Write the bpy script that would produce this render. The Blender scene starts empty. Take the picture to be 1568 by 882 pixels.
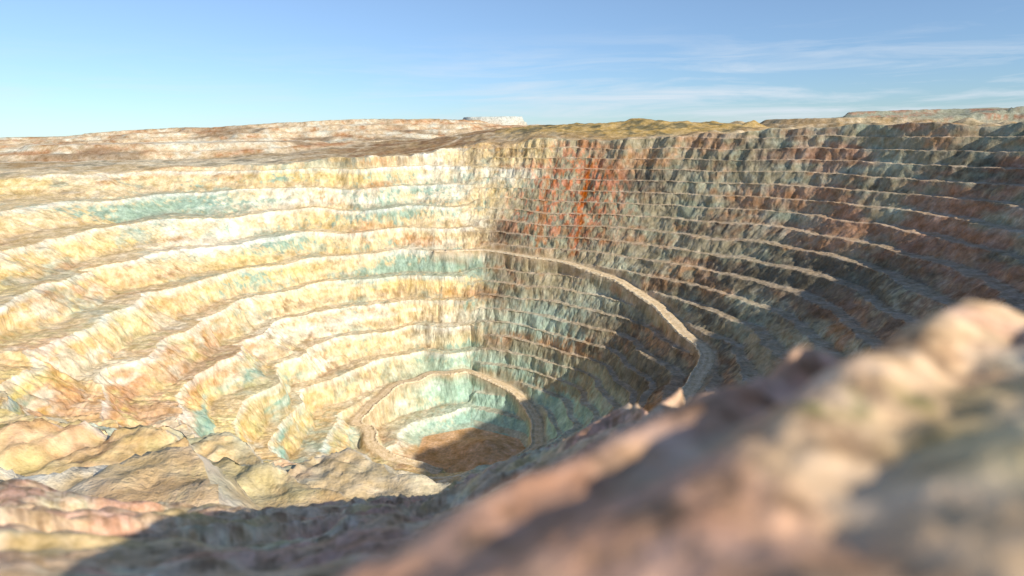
import bpy, math
import numpy as np
from mathutils import Vector, Matrix
rng=np.random.RandomState(7)
TB=rng.rand(64,64,64).astype(np.float32)*2-1
def vn(x,y,z):
    x=np.asarray(x,np.float32);y=np.asarray(y,np.float32);z=np.asarray(z,np.float32)
    x,y,z=np.broadcast_arrays(x,y,z)
    xf=np.floor(x);yf=np.floor(y);zf=np.floor(z)
    xi=xf.astype(np.int32)&63;yi=yf.astype(np.int32)&63;zi=zf.astype(np.int32)&63
    u=x-xf;v=y-yf;w=z-zf
    u=u*u*(3-2*u);v=v*v*(3-2*v);w=w*w*(3-2*w)
    x1=(xi+1)&63;y1=(yi+1)&63;z1=(zi+1)&63
    a=TB[xi,yi,zi]*(1-u)+TB[x1,yi,zi]*u
    b=TB[xi,y1,zi]*(1-u)+TB[x1,y1,zi]*u
    c=TB[xi,yi,z1]*(1-u)+TB[x1,yi,z1]*u
    d=TB[xi,y1,z1]*(1-u)+TB[x1,y1,z1]*u
    return (a*(1-v)+b*v)*(1-w)+(c*(1-v)+d*v)*w
def fbm(x,y,z,o=4,g=.5):
    s=0;a=1;t=0;k=1
    for i in range(o):
        s=s+a*vn(x*k+i*17.3,y*k+i*5.1,z*k+i*9.7);t+=a;a*=g;k*=2.03
    return s/t
def ss(a,b,x):
    t=np.clip((x-a)/(b-a),0,1);return t*t*(3-2*t)
def mix(a,b,t):
    return a*(1-t[...,None])+np.array(b)*t[...,None]
def bm(a,b,t):return a*(1-t[...,None])+b*t[...,None]

# ---------------------------------------------------------------- near ground height
OT=np.array([
(-180,-.05,40),(-130,-.10,40),(-90,-.30,45),(-60,-.38,45),(-40.3,-.440,45),(-32.5,-.520,42),(-22.7,-.580,38),
(-8.9,-.600,34),(-3.9,-.562,27),(5.2,-.495,20),(12.2,-.430,13),(16,-.40,9),(21.6,-.40,6),(30,-.42,5),(38.4,-.40,5),(60,-.30,9),(90,-.20,12),(130,-.10,30),(180,-.05,40)],float)
MT=np.array([(-180,40),(-120,20),(-90,5),(-60,3.5),(0,3.8),(16,4.3),(22,4.3),(23.5,4.8),(30,4.9),(38,5.5),(60,9),(90,14),(130,30),(180,40)],float)
def sp(v,w):
    return .5*(v+np.sqrt(v*v+w*w))
def outz(x,y):
    d=np.hypot(x,y)+1e-6; az=np.degrees(np.arctan2(x,y))
    sl=np.interp(az,OT[:,0],OT[:,1]); ds=np.interp(az,OT[:,0],OT[:,2])
    z0=-1.05; zc=sl*ds
    t=np.clip(d/ds,0,1)
    zt=z0+(zc-z0)*t**1.05-np.maximum(d-ds,0)*.95
    dm=np.interp(az,MT[:,0],MT[:,1])
    q=-.722*(x+.46)+.69*(y-1.75)
    zm=-.8+.14*np.clip(x,-2,8)-.22*np.maximum(y,0)-.62*sp(q,.35)-.9*sp(d-dm,.5)+.12
    k=.25
    z=.5*(zt+zm+np.sqrt((zt-zm)**2+k*k))-.06
    return z,np.maximum(ds,dm),d,q

C=(-35.,493.)
LV={-248:[(12,484),(5,509),(-36,533),(-77,515),(-78,472),(-41,446),(-8,458)],
-212:[(-45,577),(0,556),(28,540),(48,518),(55,466),(28,420),(-40,388),(-130,408),(-160,460),(-157,518),(-115,560)],
-170:[(-40,624),(12,592),(55,562),(90,518),(103,438),(75,365),(-20,302),(-130,325),(-185,400),(-195,490),(-185,560),(-135,612)],
-118:[(-30,676),(50,630),(105,588),(155,528),(190,430),(180,325),(110,255),(-20,206),(-140,240),(-235,295),(-262,380),(-268,500),(-245,590),(-188,655),(-110,674)],
-70:[(-28,732),(70,682),(150,640),(235,560),(285,440),(265,310),(170,185),(0,112),(-130,165),(-270,230),(-350,340),(-385,480),(-365,600),(-290,690),(-195,715)]}
RIM=[(-25,790,-14),(60,755,-10),(150,716,-10),(300,610,0),(385,490,0),(410,350,12),(340,180,14),(240,80,8),(90,15,-4),(0,22,-17),(-60,45,-30),
(-250,110,-40),(-420,250,-42),(-490,400,-40),(-500,560,-40),(-475,660,-38),(-400,734,-35),(-300,755,-32),(-210,762,-30),(-100,775,-24)]
NT=2500
TH=np.linspace(-math.pi,math.pi,NT,endpoint=False)
def gs(a,sd):
    n=int(sd*4/360*NT)+1;k=np.exp(-.5*(np.arange(-n,n+1)/(sd/360*NT))**2);k/=k.sum()
    return np.convolve(np.concatenate([a[-n:],a,a[:n]]),k,'valid')
def per(pts,vals,sd=2.5):
    an=np.array([math.atan2(p[1]-C[1],p[0]-C[0]) for p in pts]);o=np.argsort(an)
    an=an[o];va=np.array(vals,float)[o]
    an=np.concatenate([an-2*math.pi,an,an+2*math.pi]);va=np.concatenate([va]*3)
    return gs(np.interp(TH,an,va),sd)
def perR(pts,sd=2.4):
    an=np.array([math.atan2(p[1]-C[1],p[0]-C[0]) for p in pts]);o=np.argsort(an)
    P=np.array([(p[0]-C[0],p[1]-C[1]) for p in pts])[o];an=an[o]
    P=np.vstack([P[-1:],P,P[:1]]);an=np.concatenate([[an[-1]-2*math.pi],an,[an[0]+2*math.pi]])
    idx=np.clip(np.searchsorted(an,TH,side='right')-1,0,len(an)-2)
    A=P[idx];B=P[idx+1];D=B-A
    cx,cy=np.cos(TH),np.sin(TH)
    r=(A[:,0]*D[:,1]-A[:,1]*D[:,0])/(cx*D[:,1]-cy*D[:,0])
    return gs(r,sd)
lz=sorted(LV);LR=np.array([perR(LV[z]) for z in lz])
rimR=perR(RIM);rimZ=per(RIM,[p[2] for p in RIM],3)
rimZ=rimZ+gs(fbm(np.cos(TH)*14,np.sin(TH)*14,0*TH,4,.55),.15)*6
rimR=rimR+gs(fbm(np.cos(TH)*9,np.sin(TH)*9,0*TH+5,4,.5),.15)*16
NZ=500
K=np.linspace(0,1,NZ)
zeta=-248+K[None,:]*(rimZ[:,None]+248)
R=np.empty((NT,NZ))
for i in range(NT):
    R[i]=np.interp(zeta[i],lz+[rimZ[i]],list(LR[:,i])+[rimR[i]])
ct=np.cos(TH)[:,None];st=np.sin(TH)[:,None]
deg=np.degrees(TH)[:,None]
X=C[0]+R*ct;Y=C[1]+R*st
edge=ss(0,.06,K)[None,:]
big=fbm(X/70,Y/70,zeta/120,3)
bj=vn(zeta/17,0*zeta+3,0*zeta)*3.5+vn(X/9,Y/9,zeta/6)*2
leftw=1-(ss(-60,-35,deg)*(1-ss(86,93,deg+bj)))
R=R+big*(9+9*leftw)*edge
bay=vn(deg/13.+4,zeta/200,0*R+3)
R=R+bay*10*leftw*edge*ss(-245,-200,zeta)
nl=ss(-162,-142,deg)*ss(-80,-98,deg)
nl2=ss(-175,-160,deg)*ss(-80,-98,deg)+ss(165,180,deg)
R=R+nl2*edge*(1-np.abs(vn(X/38+3,Y/38,zeta/300))*2)*9
X=C[0]+R*ct;Y=C[1]+R*st
def road_z(tab):
    t=np.array(tab,float);return np.interp(np.degrees(TH),t[:,0],t[:,1],left=np.nan,right=np.nan)
r1=road_z([(-75,-172),(-40,-160),(-20,-152),(8.5,-143),(31,-131),(58,-122),(88,-118),(104,-118)])
r2a=[(-60,-245),(-35,-243),(-10,-240),(17,-235),(50,-224),(90,-214),(105,-212),(135,-215),(164,-221),(180,-227)]
r2b=[(-180,-227),(-146,-238),(-115,-245)]
r2=np.where(np.isnan(road_z(r2a)),road_z(r2b),road_z(r2a))
RM=np.zeros((NT,NZ));RZ=np.zeros((NT,NZ))
roads=[]
for rz in (r1,r2):
    ok=~np.isnan(rz)
    nb=np.where(ok)[0]
    allz=np.interp(np.arange(NT),nb,rz[nb])
    rr=np.array([np.interp(allz[i],zeta[i],R[i]) for i in range(NT)])
    rr=gs(rr,.5)
    m=1-ss(5.2,8.5,np.abs(R-rr[:,None]))
    m=m*np.clip(gs(ok.astype(float),1.2)*2,0,1)[:,None]
    RZ=np.where(m>RM,allz[:,None],RZ);RM=np.maximum(RM,m)
    roads.append((ok,allz,rr))
wr=1-leftw
def stair(u,tf,lip=.03):
    f=np.floor(u);q=u-f
    t=np.where(q<tf,lip*q/tf,lip+(1-lip)*((q-tf)/(1-tf)))
    return f+t,np.where(q<tf,1.,0.),q
n1=fbm(X/14,Y/14,zeta/40,3)
n2=fbm(X/55+9,Y/55,zeta/80,2)
nf=fbm(X/5+9,Y/5,zeta/30,3,.6)
w2=.20*(1+nl*.8)
u20=(zeta+238)/20+ n1*.06+n2*w2+nf*.03
u10=(zeta+238)/10.4+ n1*.15+n2*.22+nf*.07
tfL=.48+.14*vn(X/60,Y/60,np.floor(u20)*3.7)
t20,k20,q20=stair(u20,tfL); t10,k10,q10=stair(u10,.46+.12*n1)
Z20=-238+20*t20-20*n2*w2; Z10=-238+10.4*t10-10.4*(n2*.22)
Z=Z20*(1-wr)+Z10*wr
soft=nl*.15*ss(-60,-100,zeta)
Z=Z*(1-soft)+zeta*soft
Z=Z*(edge)+zeta*(1-edge)
tread=k20*(1-wr)+k10*wr
topf=ss(.985,1,K)[None,:]
Z=Z*(1-topf)+zeta*topf
Z=Z*(1-RM)+RZ*RM
fm=(1-RM)*edge
rib=fbm(X/6,Y/6,Z/26,4,.6)
rib2=1-2*np.abs(vn(X/11+30,Y/11,Z/60))
R=R+fm*(rib*(2.0+.8*nl)+rib2*1.3)*(1-.7*tread)
gul=fbm(X/22,Y/22,Z/50+7,3)
R=R+fm*gul*2.6
X=C[0]+R*ct;Y=C[1]+R*st
Z=Z+fm*(fbm(X/5,Y/5,Z/5,3,.6)*.8*tread+fbm(X/4+8,Y/4,Z/9,3)*.45)
sk_=deg+zeta*.10
g1=1-2*np.abs(fbm(sk_/3.4+2+.2*n1,zeta/120,0*R,3,.5)); g2=1-2*np.abs(fbm(sk_/1.0+7+.2*n1,zeta/60,0*R,3,.55))
gz=fm*nl*ss(-215,-150,zeta)*(g1*3.2+g2*1.8-1.8+fbm(X/13,Y/13,0*X,4,.6)*1.2+(1-2*np.abs(fbm(X/4.5,Y/4.5,0*X,3,.6)))*1.0)*(1-ss(.95,1,K))[None,:]
Z=Z+gz

NF=26
kf=np.linspace(0.02,1,NF,endpoint=False)
Rf=kf[None,:]*R[:,:1];Xf=C[0]+Rf*ct;Yf=C[1]+Rf*st
fl=fbm(Xf/18,Yf/18,0*Xf,4)
mound=np.maximum(0,1-np.hypot((Xf+22)/30,(Yf-492)/24))
Zf=Z[:,:1]*kf[None,:]**6+(1-kf[None,:]**6)*(-249+fl*1.4+mound*9)
e=np.cumsum(np.linspace(.9,7,36))
e=np.concatenate([e,e[-1]+np.cumsum(np.full(180,8.5))])
e=np.concatenate([e,e[-1]*np.power(14000/e[-1],np.arange(1,31)/30)])
NO=len(e)
Ro=rimR[:,None]+e[None,:]+ (R[:,-1:]-rimR[:,None])*np.exp(-e[None,:]/40)
Xo=C[0]+Ro*ct;Yo=C[1]+Ro*st
def mesa(x,y,cx,cy,rx,ry,H=None,w=.35,p=3):
    n=fbm(x/110,y/110,0*x+cx,4)*.13
    d=(np.abs((x-cx)/rx)**p+np.abs((y-cy)/ry)**p)**(1/p)+n
    t=np.clip((1-d)/w,0,1)
    if H:
        s=t*H;f=np.floor(s);q=s-f;t=(f+np.where(q<.6,.06*q/.6,.06+.94*(q-.6)/.4))/H
    return t
def plain(x,y):
    ls=ss(60,-180,x)
    b=-6*(1-ls)-33*ls
    b=b+fbm(x/260,y/260,0*x,4)*9+fbm(x/40,y/40,0*x+4,4)*4.2
    hp=np.maximum(0,fbm(x/55+3,y/55,0*x+9,2)-.25)*26*ss(120,260,x)*ss(1500,1000,y)*ss(560,700,y)
    b=b+hp
    far=ss(2500,6000,np.hypot(x,y))
    b=b*(1-far)+(-25+fbm(x/1500,y/1500,0*x,3)*14)*far
    h=np.exp(-(((x+150)/200)**2+((y-1100)/240)**2))*22
    b=b+h
    masks={}
    lt=27-.05*np.maximum(0,-520-x)+fbm(x/160,0*y,0*x+2,3)*7
    for nm,a in (('ll',(-560,1130,330,170,2,.35,3)),('lm',(-760,1780,1100,480,5,.42,4)),('wm',(-60,2250,140,120,3,.3,3)),('gh',(170,930,230,150,None,.9,2)),('rd',(1160,1500,470,330,3,.22,4)),('rd2',(760,1400,300,160,2,.3,3)),('shade_hill',(560,230,190,200,3,.6,2.5))):  # last entry: unseen hill added at right to cast shadow into the pit
        t=mesa(x,y,*a)
        top={'ll':-12,'lm':lt,'gh':9+fbm(x/45,y/45,0*x,4)*8,'wm':44,'rd':31+fbm(x/120,y/120,0*x,3)*6,'rd2':15,'shade_hill':24}[nm]
        b=b*(1-t)+top*t
        masks[nm]=t
    return b,masks
bo,mo=plain(Xo,Yo)
bl=ss(0,75,e)[None,:]
Zo=(Z[:,-1:]*np.exp(-e[None,:]/12)+rimZ[:,None]*(1-np.exp(-e[None,:]/12)))*(1-bl)+bo*bl
Zo=Zo+fbm(Xo/9,Yo/9,0*Xo,3)*1.6*ss(0,6,e)[None,:]
XA=np.hstack([Xf,X,Xo]);YA=np.hstack([Yf,Y,Yo]);ZA=np.hstack([Zf,Z,Zo])
oz,ods,od,_=outz(XA,YA)
ZA=np.where(od<ods*1.15,np.minimum(ZA,oz-.9),ZA)

# ---------------------------------------------------------------- colours
degA=np.broadcast_to(deg,XA.shape)
x,y,z=XA,YA,ZA
c1=fbm(x/90,y/90,z/24,4,.5);c2=fbm(x/50+40,y/50,z/14,4,.5);c3=fbm(x/110+11,y/110+3,z/26,4,.5)
stv=fbm(x/3.5,y/3.5,z/22,4,.65); st2=fbm(x/9+5,y/9,z/45,3,.6)
str_=fbm(x/150,y/150,z/6,3,.6)
c4=fbm(x/16,y/16,z/9,4,.6);c5=fbm(x/28+5,y/28,z/12,4,.6)
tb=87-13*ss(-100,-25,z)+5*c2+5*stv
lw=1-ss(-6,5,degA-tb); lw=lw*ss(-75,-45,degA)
colL=np.zeros(x.shape+(3,))+np.array((.78,.63,.41))
colL=mix(colL,(.84,.78,.62),ss(.0,.4,c1+.3*st2)*.9)
colL=mix(colL,(.64,.39,.23),ss(.15,.5,c2+.5*stv)*.75)
colL=mix(colL,(.76,.58,.29),ss(.10,.5,-c1+.3*st2)*.55)
deep=ss(-60,-190,z)
colL=mix(colL,(.30,.43,.35),ss(.12,.42,c3+.5*stv+.16*deep)*.85)
colL=mix(colL,(.35,.45,.37),ss(.10,.38,c5+.4*stv-.08)*.6)
colL=mix(colL,(.38,.28,.18),ss(.26,.6,-c3+.6*stv)*.7)
colL=mix(colL,(.85,.81,.70),ss(.2,.6,str_+.3*st2)*.5)
nlA=np.clip(ss(165,180,degA)*.6+ss(-80,-98,degA)*(degA<0)*(.6+.4*ss(-170,-140,degA)),0,1)
cN=mix(np.zeros(x.shape+(3,))+np.array((.78,.54,.28)),(.32,.46,.38),ss(-.02,.25,c2+.4*c4))
cN=mix(cN,(.64,.34,.20),ss(.05,.35,-c3+.5*c4)*.85)
cN=mix(cN,(.84,.69,.34),ss(.05,.35,c5+.3*stv)*.85)
cN=mix(cN,(.84,.80,.66),ss(.12,.4,-c5+.4*c4)*.7)
cN=mix(cN,(.34,.25,.17),ss(.2,.5,-c4+.4*stv)*.5)
colL=colL*(1-nlA[...,None]*.85)+cN*nlA[...,None]*.85
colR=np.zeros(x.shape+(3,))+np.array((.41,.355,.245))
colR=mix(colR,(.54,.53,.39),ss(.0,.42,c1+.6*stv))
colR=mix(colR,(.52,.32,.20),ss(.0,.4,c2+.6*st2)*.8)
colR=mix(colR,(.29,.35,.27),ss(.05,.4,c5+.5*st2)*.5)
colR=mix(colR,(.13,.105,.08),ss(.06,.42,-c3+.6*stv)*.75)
red=np.exp(-(((x-48)/72)**2+((z+60)/50)**2))
rstk=fbm(x/4+3,y/4,z/60,4,.6)+.3*c2
colR=mix(colR,(.62,.28,.18),ss(-.06,.22,rstk)*ss(.1,.75,red)*.85)
rs=ss(4.0,1.0,np.abs((x-78)-(z+60)*.35+8*st2+5*stv))*ss(-125,-110,z)*ss(-15,-50,z)
colR=mix(colR,(.54,.18,.09),rs*.75*(degA<88)*(degA>20))
rs2=ss(4.0,1.0,np.abs((x-38)-(z+60)*.2+8*st2+5*stv))*ss(-125,-110,z)*ss(-25,-60,z)
colR=mix(colR,(.52,.24,.13),rs2*.6*(degA<88)*(degA>20))
rb=ss(160,300,x)
colR=mix(colR,(.50,.29,.20),rb*ss(-.1,.35,c1+c2)*.75)
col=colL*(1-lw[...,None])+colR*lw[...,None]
mint=ss(-182,-215,z)*ss(.75,.2,nlA)*ss(-130,-60,x)
col=mix(col,(.44,.60,.49),mint*ss(-.5,.1,c2+.4*stv)*.9)
mint2=np.exp(-(((x-30)/65)**2+((y-565)/60)**2+((z+180)/28)**2))
col=mix(col,(.50,.60,.49),np.clip(mint2*1.2,0,.85)*ss(-.3,.2,c1+.5*stv))
TA=np.zeros(x.shape);TA[:,NF:NF+NZ]=tread*(1-RM)
col=mix(col,(.60,.47,.34),TA*lw*.6)  # right-wall treads tan, painted paler to look sunlit against the faces
col=mix(col,(.72,.57,.39),TA*(1-lw)*.35)
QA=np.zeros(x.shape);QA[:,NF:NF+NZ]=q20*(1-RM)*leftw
toe_shade=ss(.40,.50,QA)*ss(.64,.54,QA); lipm=ss(.84,.97,QA)
col=mix(col,(.34,.24,.16),toe_shade*.42*(.5+.5*np.clip(st2*2+.5,0,1)))  # foot of left bench faces darkened: under-edge shade put into the colour
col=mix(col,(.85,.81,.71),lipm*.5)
RA=np.zeros(x.shape);RA[:,NF:NF+NZ]=RM
col=mix(col,(.60,.46,.31),RA*.8)
FA=np.zeros(x.shape);FA[:,:NF]=1
col=mix(col,(.72,.46,.28),FA*.95)
o0=NF+NZ
xo,yo=Xo,Yo
p1=fbm(xo/60,yo/60,0*xo,4,.6);p2=fbm(xo/18,yo/18,0*xo+6,4,.6);p3=fbm(xo/200,yo/50,0*xo+3,4,.6)
co=np.zeros(xo.shape+(3,))+np.array((.46,.33,.20))
co=mix(co,(.60,.48,.32),ss(-.1,.35,p1+.4*p2))
co=mix(co,(.80,.70,.52),ss(-170,-300,xo)*ss(-.3,.15,p3+.3*p2)*.9)
co=mix(co,(.15,.13,.09),ss(.15,.4,p2+.5*p3)*.7)
co=mix(co,(.54,.27,.14),ss(-420,-750,xo)*ss(.0,.4,p3)*.8)
brn=np.exp(-(((xo+120)/150)**2+((yo-980)/190)**2))
co=mix(co,(.36,.22,.13),np.clip(brn*1.3,0,.8)*ss(-.4,.2,p2))
trk=np.exp(-(vn(xo/150+3,yo/150,0*xo)/.035)**2)+np.exp(-(vn(xo/110+30,yo/190,0*xo)/.035)**2)
co=mix(co,(.74,.60,.42),np.clip(trk,0,1)*ss(1600,1200,yo)*.8)
sd=fbm(xo/35,yo/200,Zo/6,4,.6)
cm=np.zeros(xo.shape+(3,))+np.array((.74,.58,.40))
cm=mix(cm,(.57,.34,.21),ss(.05,.35,sd));cm=mix(cm,(.84,.77,.61),ss(.05,.4,-sd+p2*.4));cm=mix(cm,(.30,.22,.15),ss(.18,.4,p3)*.8)
co=bm(co,cm,np.clip(np.maximum(mo['lm'],mo['ll'])*4,0,1)*ss(1.001,.97,mo['lm'])*.95)
co=mix(co,(.62,.62,.55),mo['wm'])
gg=mix(np.zeros(xo.shape+(3,))+np.array((.56,.40,.20)),(.20,.17,.10),ss(-.05,.25,p2))
co=bm(co,gg,np.clip(mo['gh']*3,0,1)*(xo>-20))
gr=mix(np.zeros(xo.shape+(3,))+np.array((.40,.39,.29)),(.46,.28,.20),ss(.0,.35,sd))
co=bm(co,gr,np.clip(mo['rd']*2,0,1))
rimb=np.exp(-e/14)[None,:]*(1+0*xo)
col[:,o0:]=bm(co,col[:,o0:],rimb)
nc=np.exp(-(np.hypot(x,y)/45)**2)
col=mix(col,(.66,.46,.31),nc*.8)
col=np.clip(col,.02,.86)

def grid_mesh(name,XA,YA,ZA,col,wrap=True,center=None):
    n,m=XA.shape
    co=np.stack([XA,YA,ZA],-1).reshape(-1,3)
    i=np.arange(n if wrap else n-1)[:,None];j=np.arange(m-1)[None,:]
    i2=(i+1)%n
    q=np.stack([i*m+j,i*m+j+1,i2*m+j+1,i2*m+j],-1).reshape(-1,4)
    cc=col.reshape(-1,3)
    loops=q.reshape(-1);starts=np.arange(len(q))*4;tot=np.full(len(q),4)
    if center is not None:
        co=np.vstack([co,[center]]);cc=np.vstack([cc,cc[:1]])
        ii=np.arange(n);t=np.stack([np.full(n,len(co)-1),ii*m,((ii+1)%n)*m],-1)
        starts=np.concatenate([starts,len(loops)+np.arange(n)*3]);tot=np.concatenate([tot,np.full(n,3)])
        loops=np.concatenate([loops,t.reshape(-1)])
    me=bpy.data.meshes.new(name)
    me.vertices.add(len(co));me.vertices.foreach_set('co',co.astype(np.float32).ravel())
    me.loops.add(len(loops));me.loops.foreach_set('vertex_index',loops.astype(np.int32))
    me.polygons.add(len(starts));me.polygons.foreach_set('loop_start',starts.astype(np.int32))
    try: me.polygons.foreach_set('loop_total',tot.astype(np.int32))
    except Exception: pass
    me.update(calc_edges=True)
    a=me.color_attributes.new('Col','FLOAT_COLOR','POINT')
    a.data.foreach_set('color',np.hstack([cc,np.ones((len(cc),1))]).astype(np.float32).ravel())
    me.polygons.foreach_set('use_smooth',np.ones(len(starts),bool))
    ob=bpy.data.objects.new(name,me);bpy.context.scene.collection.objects.link(ob)
    return ob

def rockmat(name,sc,bump,dist,var=.35):
    m=bpy.data.materials.new(name);m.use_nodes=True;nt=m.node_tree;N=nt.nodes;L=nt.links
    b=N['Principled BSDF'];b.inputs['Roughness'].default_value=.95;b.inputs['Specular IOR Level'].default_value=.1
    at=N.new('ShaderNodeAttribute');at.attribute_name='Col'
    ge=N.new('ShaderNodeNewGeometry')
    def noise(s,sz,det=4,rough=.6):
        mp=N.new('ShaderNodeMapping');mp.inputs['Scale'].default_value=(s,s,sz);L.new(ge.outputs['Position'],mp.inputs[0])
        n=N.new('ShaderNodeTexNoise');n.inputs['Scale'].default_value=1;n.inputs['Detail'].default_value=det;n.inputs['Roughness'].default_value=rough
        L.new(mp.outputs[0],n.inputs['Vector']);return n
    n1=noise(sc*.35,sc*.35,5,.68);n2=noise(sc*1.3,sc*.16,3,.6)
    def mr(n,a,c,lo=.3,hi=.7):
        r=N.new('ShaderNodeMapRange');r.inputs[1].default_value=lo;r.inputs[2].default_value=hi;r.inputs[3].default_value=a;r.inputs[4].default_value=c
        L.new(n.outputs[0],r.inputs[0]);return r
    v1=mr(n1,1-var,1+var);v2=mr(n2,1-var*.7,1+var*.6)
    mu=N.new('ShaderNodeMath');mu.operation='MULTIPLY';L.new(v1.outputs[0],mu.inputs[0]);L.new(v2.outputs[0],mu.inputs[1])
    hs=N.new('ShaderNodeHueSaturation');L.new(at.outputs['Color'],hs.inputs['Color']);L.new(mu.outputs[0],hs.inputs['Value'])
    s=mr(n1,1.35,1.0);L.new(s.outputs[0],hs.inputs['Saturation'])
    L.new(hs.outputs[0],b.inputs['Base Color'])
    nb=noise(sc*.9,sc*.6,5,.65)
    bp=N.new('ShaderNodeBump');bp.inputs['Strength'].default_value=bump;bp.inputs['Distance'].default_value=dist
    L.new(nb.outputs[0],bp.inputs['Height']);L.new(bp.outputs[0],b.inputs['Normal'])
    return m
tm=rockmat('terraced_rock',.35,.7,1.3,.30)
ter=grid_mesh('open_pit_mine_terrain',XA,YA,ZA,col,True,(C[0],C[1],-245))
ter.data.materials.append(tm)

rm_=rockmat('road_gravel',.8,.6,.5,.22)
for k,(ok,rz,rr) in enumerate(roads):
    ids=np.where(ok)[0]
    if k==1:
        ids=np.concatenate([ids[TH[ids]>math.radians(-70)],ids[TH[ids]<math.radians(-100)]])
    offs=np.array([-5.8,-5.1,-4.5,-3.8,-2.0,0,2.0,3.9,4.9])
    hs=np.array([-.3,.8,.9,.12,.16,.2,.16,.12,-.2])
    Xr=np.empty((len(ids),9));Yr=Xr.copy();Zr=Xr.copy()
    for j,o in enumerate(offs):
        w=fbm(TH[ids]*60,0*ids+j*3.,0*ids,3)*.9
        r=rr[ids]+o+w*(abs(o)>3.5);Xr[:,j]=C[0]+r*np.cos(TH[ids]);Yr[:,j]=C[1]+r*np.sin(TH[ids])
        Zr[:,j]=rz[ids]+hs[j]+(abs(hs[j])>.7)*w*.8
    cr=np.zeros(Xr.shape+(3,))+np.array((.82,.65,.45))
    cr[:,[3,5,7]]=(.72,.56,.38);cr[:,1:3]=(.82,.69,.50)
    ob=grid_mesh('haul_road',Xr,Yr,Zr,cr,False);ob.data.materials.append(rm_)

# ---------------------------------------------------------------- foreground outcrop
az=np.concatenate([np.linspace(-48,48,760,endpoint=False),np.linspace(48,312,260,endpoint=False)])
A=np.radians(az)[:,None]
D=np.exp(np.linspace(math.log(.35),math.log(95),400))[None,:]
xo=np.sin(A)*D;yo=np.cos(A)*D
zo,ds,d,q=outz(xo,yo)
p=.69*xo+.722*yo
wq=fbm(xo/1.6,yo/1.6,0*xo,3)*.5
sc_=np.clip(d,1,14)
amp=.05*sc_**.9*ss(.5,1.6,d)*(.12+.88*ss(-1.6,-.4,q))
def rid(v): return np.cos(np.pi*v)
r1_=rid(fbm(q/1.3,p/4.5,0*q+1,2)*2.6+wq*.8)
r2_=rid(fbm(q/.5+wq,p/1.8,0*q+5,2)*2.2)
rb_=np.cos(2*np.pi*(q/.80+wq*.6+fbm(p/2.5,0*p,0*p,2)*.4))
bandm=ss(-1.7,-.9,q)*ss(1.6,.7,q)*ss(.9,1.8,d)*ss(7,4.5,d)
zo=zo+bandm*(rb_*.5+.1)*.22*(np.clip(d,1,5)/4)
zo=zo+amp*r1_*.5*(1-.5*bandm)+amp*r2_*.15
zo=zo+fbm(xo/.7,yo/.7,0*xo+11,4,.5)*.09*ss(.5,1.5,d)+fbm(xo/.16,yo/.16,0*xo,3,.55)*.028
zo=zo+fbm(xo/3,yo/3,0*xo+8,3)*.25*ss(5.5,9,d)+fbm(xo/6,yo/6,0*xo+3,3)*.8*ss(8,25,d)
bx=ss(22,24.2,np.degrees(np.arctan2(xo,yo)))*ss(3.4,4.2,d)*ss(6.8,5.4,d)
zo=zo+bx*.10
f1=fbm(xo/.7,yo/.7,zo/.7,4,.6);f2=fbm(xo/1.8+9,yo/1.8,zo,4,.6);f3=fbm(xo/.2,yo/.2,zo/.2,4,.6)
cf=np.zeros(xo.shape+(3,))+np.array((.82,.60,.41))
cf=mix(cf,(.86,.74,.53),ss(0,.35,f1));cf=mix(cf,(.80,.48,.36),ss(-.05,.3,f2+.3*f1)*.8)
cf=mix(cf,(.32,.21,.14),ss(.08,.32,f3)*.7);cf=mix(cf,(.82,.64,.35),ss(.1,.4,-f2)*.6)
cf=mix(cf,(.15,.21,.05),ss(.22,.05,np.hypot(xo-1.15,yo-2.35)+.12*f1)*ss(-.2,.15,f3)*.6)
cf=mix(cf,(.15,.21,.05),ss(.22,.05,np.hypot(xo-1.65,yo-2.35)+.12*f1)*ss(-.2,.15,f3)*.6)
of=grid_mesh('rocky_outcrop',xo,yo,zo,np.clip(cf,.03,.85),True,(0,0,-.9))
of.data.materials.append(rockmat('outcrop_rock',6,.7,.05,.3))

# ---------------------------------------------------------------- light, sky, camera
sc=bpy.context.scene
EL=math.radians(27);sx,sy=.75,-.66
S=Vector((sx*math.cos(EL),sy*math.cos(EL),math.sin(EL))).normalized()
sl=bpy.data.lights.new('sun','SUN');sl.energy=5;sl.angle=math.radians(.5);sl.color=(1,.94,.82)
so=bpy.data.objects.new('sun',sl);sc.collection.objects.link(so);so.rotation_euler=S.to_track_quat('Z','Y').to_euler()
w=bpy.data.worlds.new('World');sc.world=w;w.use_nodes=True;N=w.node_tree.nodes;L=w.node_tree.links
bg=N['Background'];bg.inputs[1].default_value=.15
sk=N.new('ShaderNodeTexSky');sk.sky_type='NISHITA';sk.sun_disc=False;sk.sun_elevation=EL;sk.sun_rotation=math.atan2(sx,sy)
sk.altitude=2000;sk.air_density=1.0;sk.dust_density=.2;sk.ozone_density=1.2
tc=N.new('ShaderNodeTexCoord');sep=N.new('ShaderNodeSeparateXYZ');L.new(tc.outputs['Generated'],sep.inputs[0])
hz=N.new('ShaderNodeMapRange');hz.inputs[1].default_value=0;hz.inputs[2].default_value=.3;L.new(sep.outputs[2],hz.inputs[0])
hc=N.new('ShaderNodeMix');hc.data_type='RGBA';L.new(hz.outputs[0],hc.inputs[0]);hc.inputs[6].default_value=(.42,.57,.78,1);hc.inputs[7].default_value=(1.0,1.0,1.02,1)
tint=N.new('ShaderNodeMix');tint.data_type='RGBA';tint.blend_type='MULTIPLY';tint.inputs[0].default_value=1
L.new(sk.outputs[0],tint.inputs[6]);L.new(hc.outputs[2],tint.inputs[7])
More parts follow.
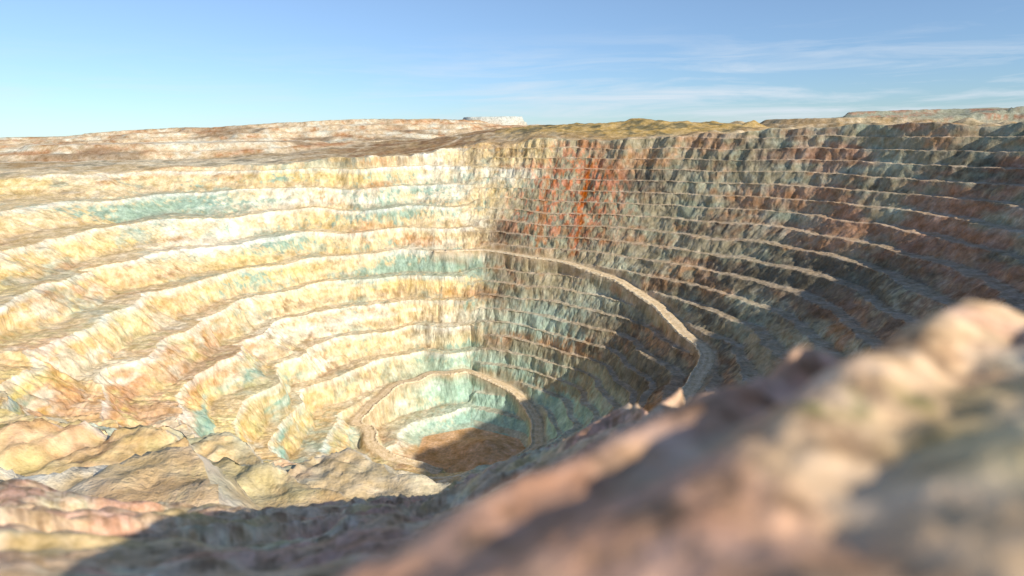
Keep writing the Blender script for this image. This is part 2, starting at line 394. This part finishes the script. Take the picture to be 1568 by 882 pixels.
mp=N.new('ShaderNodeMapping');mp.inputs['Scale'].default_value=(2.2,2.2,24);mp.inputs['Rotation'].default_value=(math.radians(2),math.radians(-5),0)
L.new(tc.outputs['Generated'],mp.inputs[0])
n=N.new('ShaderNodeTexNoise');n.inputs['Scale'].default_value=1.9;n.inputs['Detail'].default_value=9;n.inputs['Roughness'].default_value=.62;n.inputs['Distortion'].default_value=.5
L.new(mp.outputs[0],n.inputs['Vector'])
r=N.new('ShaderNodeMapRange');r.inputs[1].default_value=.45;r.inputs[2].default_value=.70;r.inputs[3].default_value=0;r.inputs[4].default_value=.85
L.new(n.outputs[0],r.inputs[0])
hm=N.new('ShaderNodeMapRange');hm.inputs[1].default_value=.14;hm.inputs[2].default_value=.05;hm.inputs[3].default_value=0;hm.inputs[4].default_value=1;L.new(sep.outputs[2],hm.inputs[0])
hx=N.new('ShaderNodeMapRange');hx.inputs[1].default_value=-.35;hx.inputs[2].default_value=.3;hx.inputs[3].default_value=.3;hx.inputs[4].default_value=1;L.new(sep.outputs[0],hx.inputs[0])
mm=N.new('ShaderNodeMath');mm.operation='MULTIPLY';L.new(r.outputs[0],mm.inputs[0]);L.new(hm.outputs[0],mm.inputs[1])
m3=N.new('ShaderNodeMath');m3.operation='MULTIPLY';L.new(mm.outputs[0],m3.inputs[0]);L.new(hx.outputs[0],m3.inputs[1])
mx=N.new('ShaderNodeMix');mx.data_type='RGBA';L.new(m3.outputs[0],mx.inputs[0]);L.new(tint.outputs[2],mx.inputs[6]);mx.inputs[7].default_value=(5.2,5.6,6.1,1)
L.new(mx.outputs[2],bg.inputs[0])
cd=bpy.data.cameras.new('camera');cam=bpy.data.objects.new('camera',cd);sc.collection.objects.link(cam);sc.camera=cam
cd.sensor_width=36;cd.lens=1022/1568*36;cd.clip_start=.05;cd.clip_end=40000
cam.matrix_world=Matrix.Rotation(math.radians(90-13.27),4,'X')@Matrix.Rotation(math.radians(-.8),4,'Z')
cd.dof.use_dof=True;cd.dof.focus_distance=400;cd.dof.aperture_fstop=.36
sc.view_settings.view_transform='Standard';sc.view_settings.look='None';sc.view_settings.exposure=0
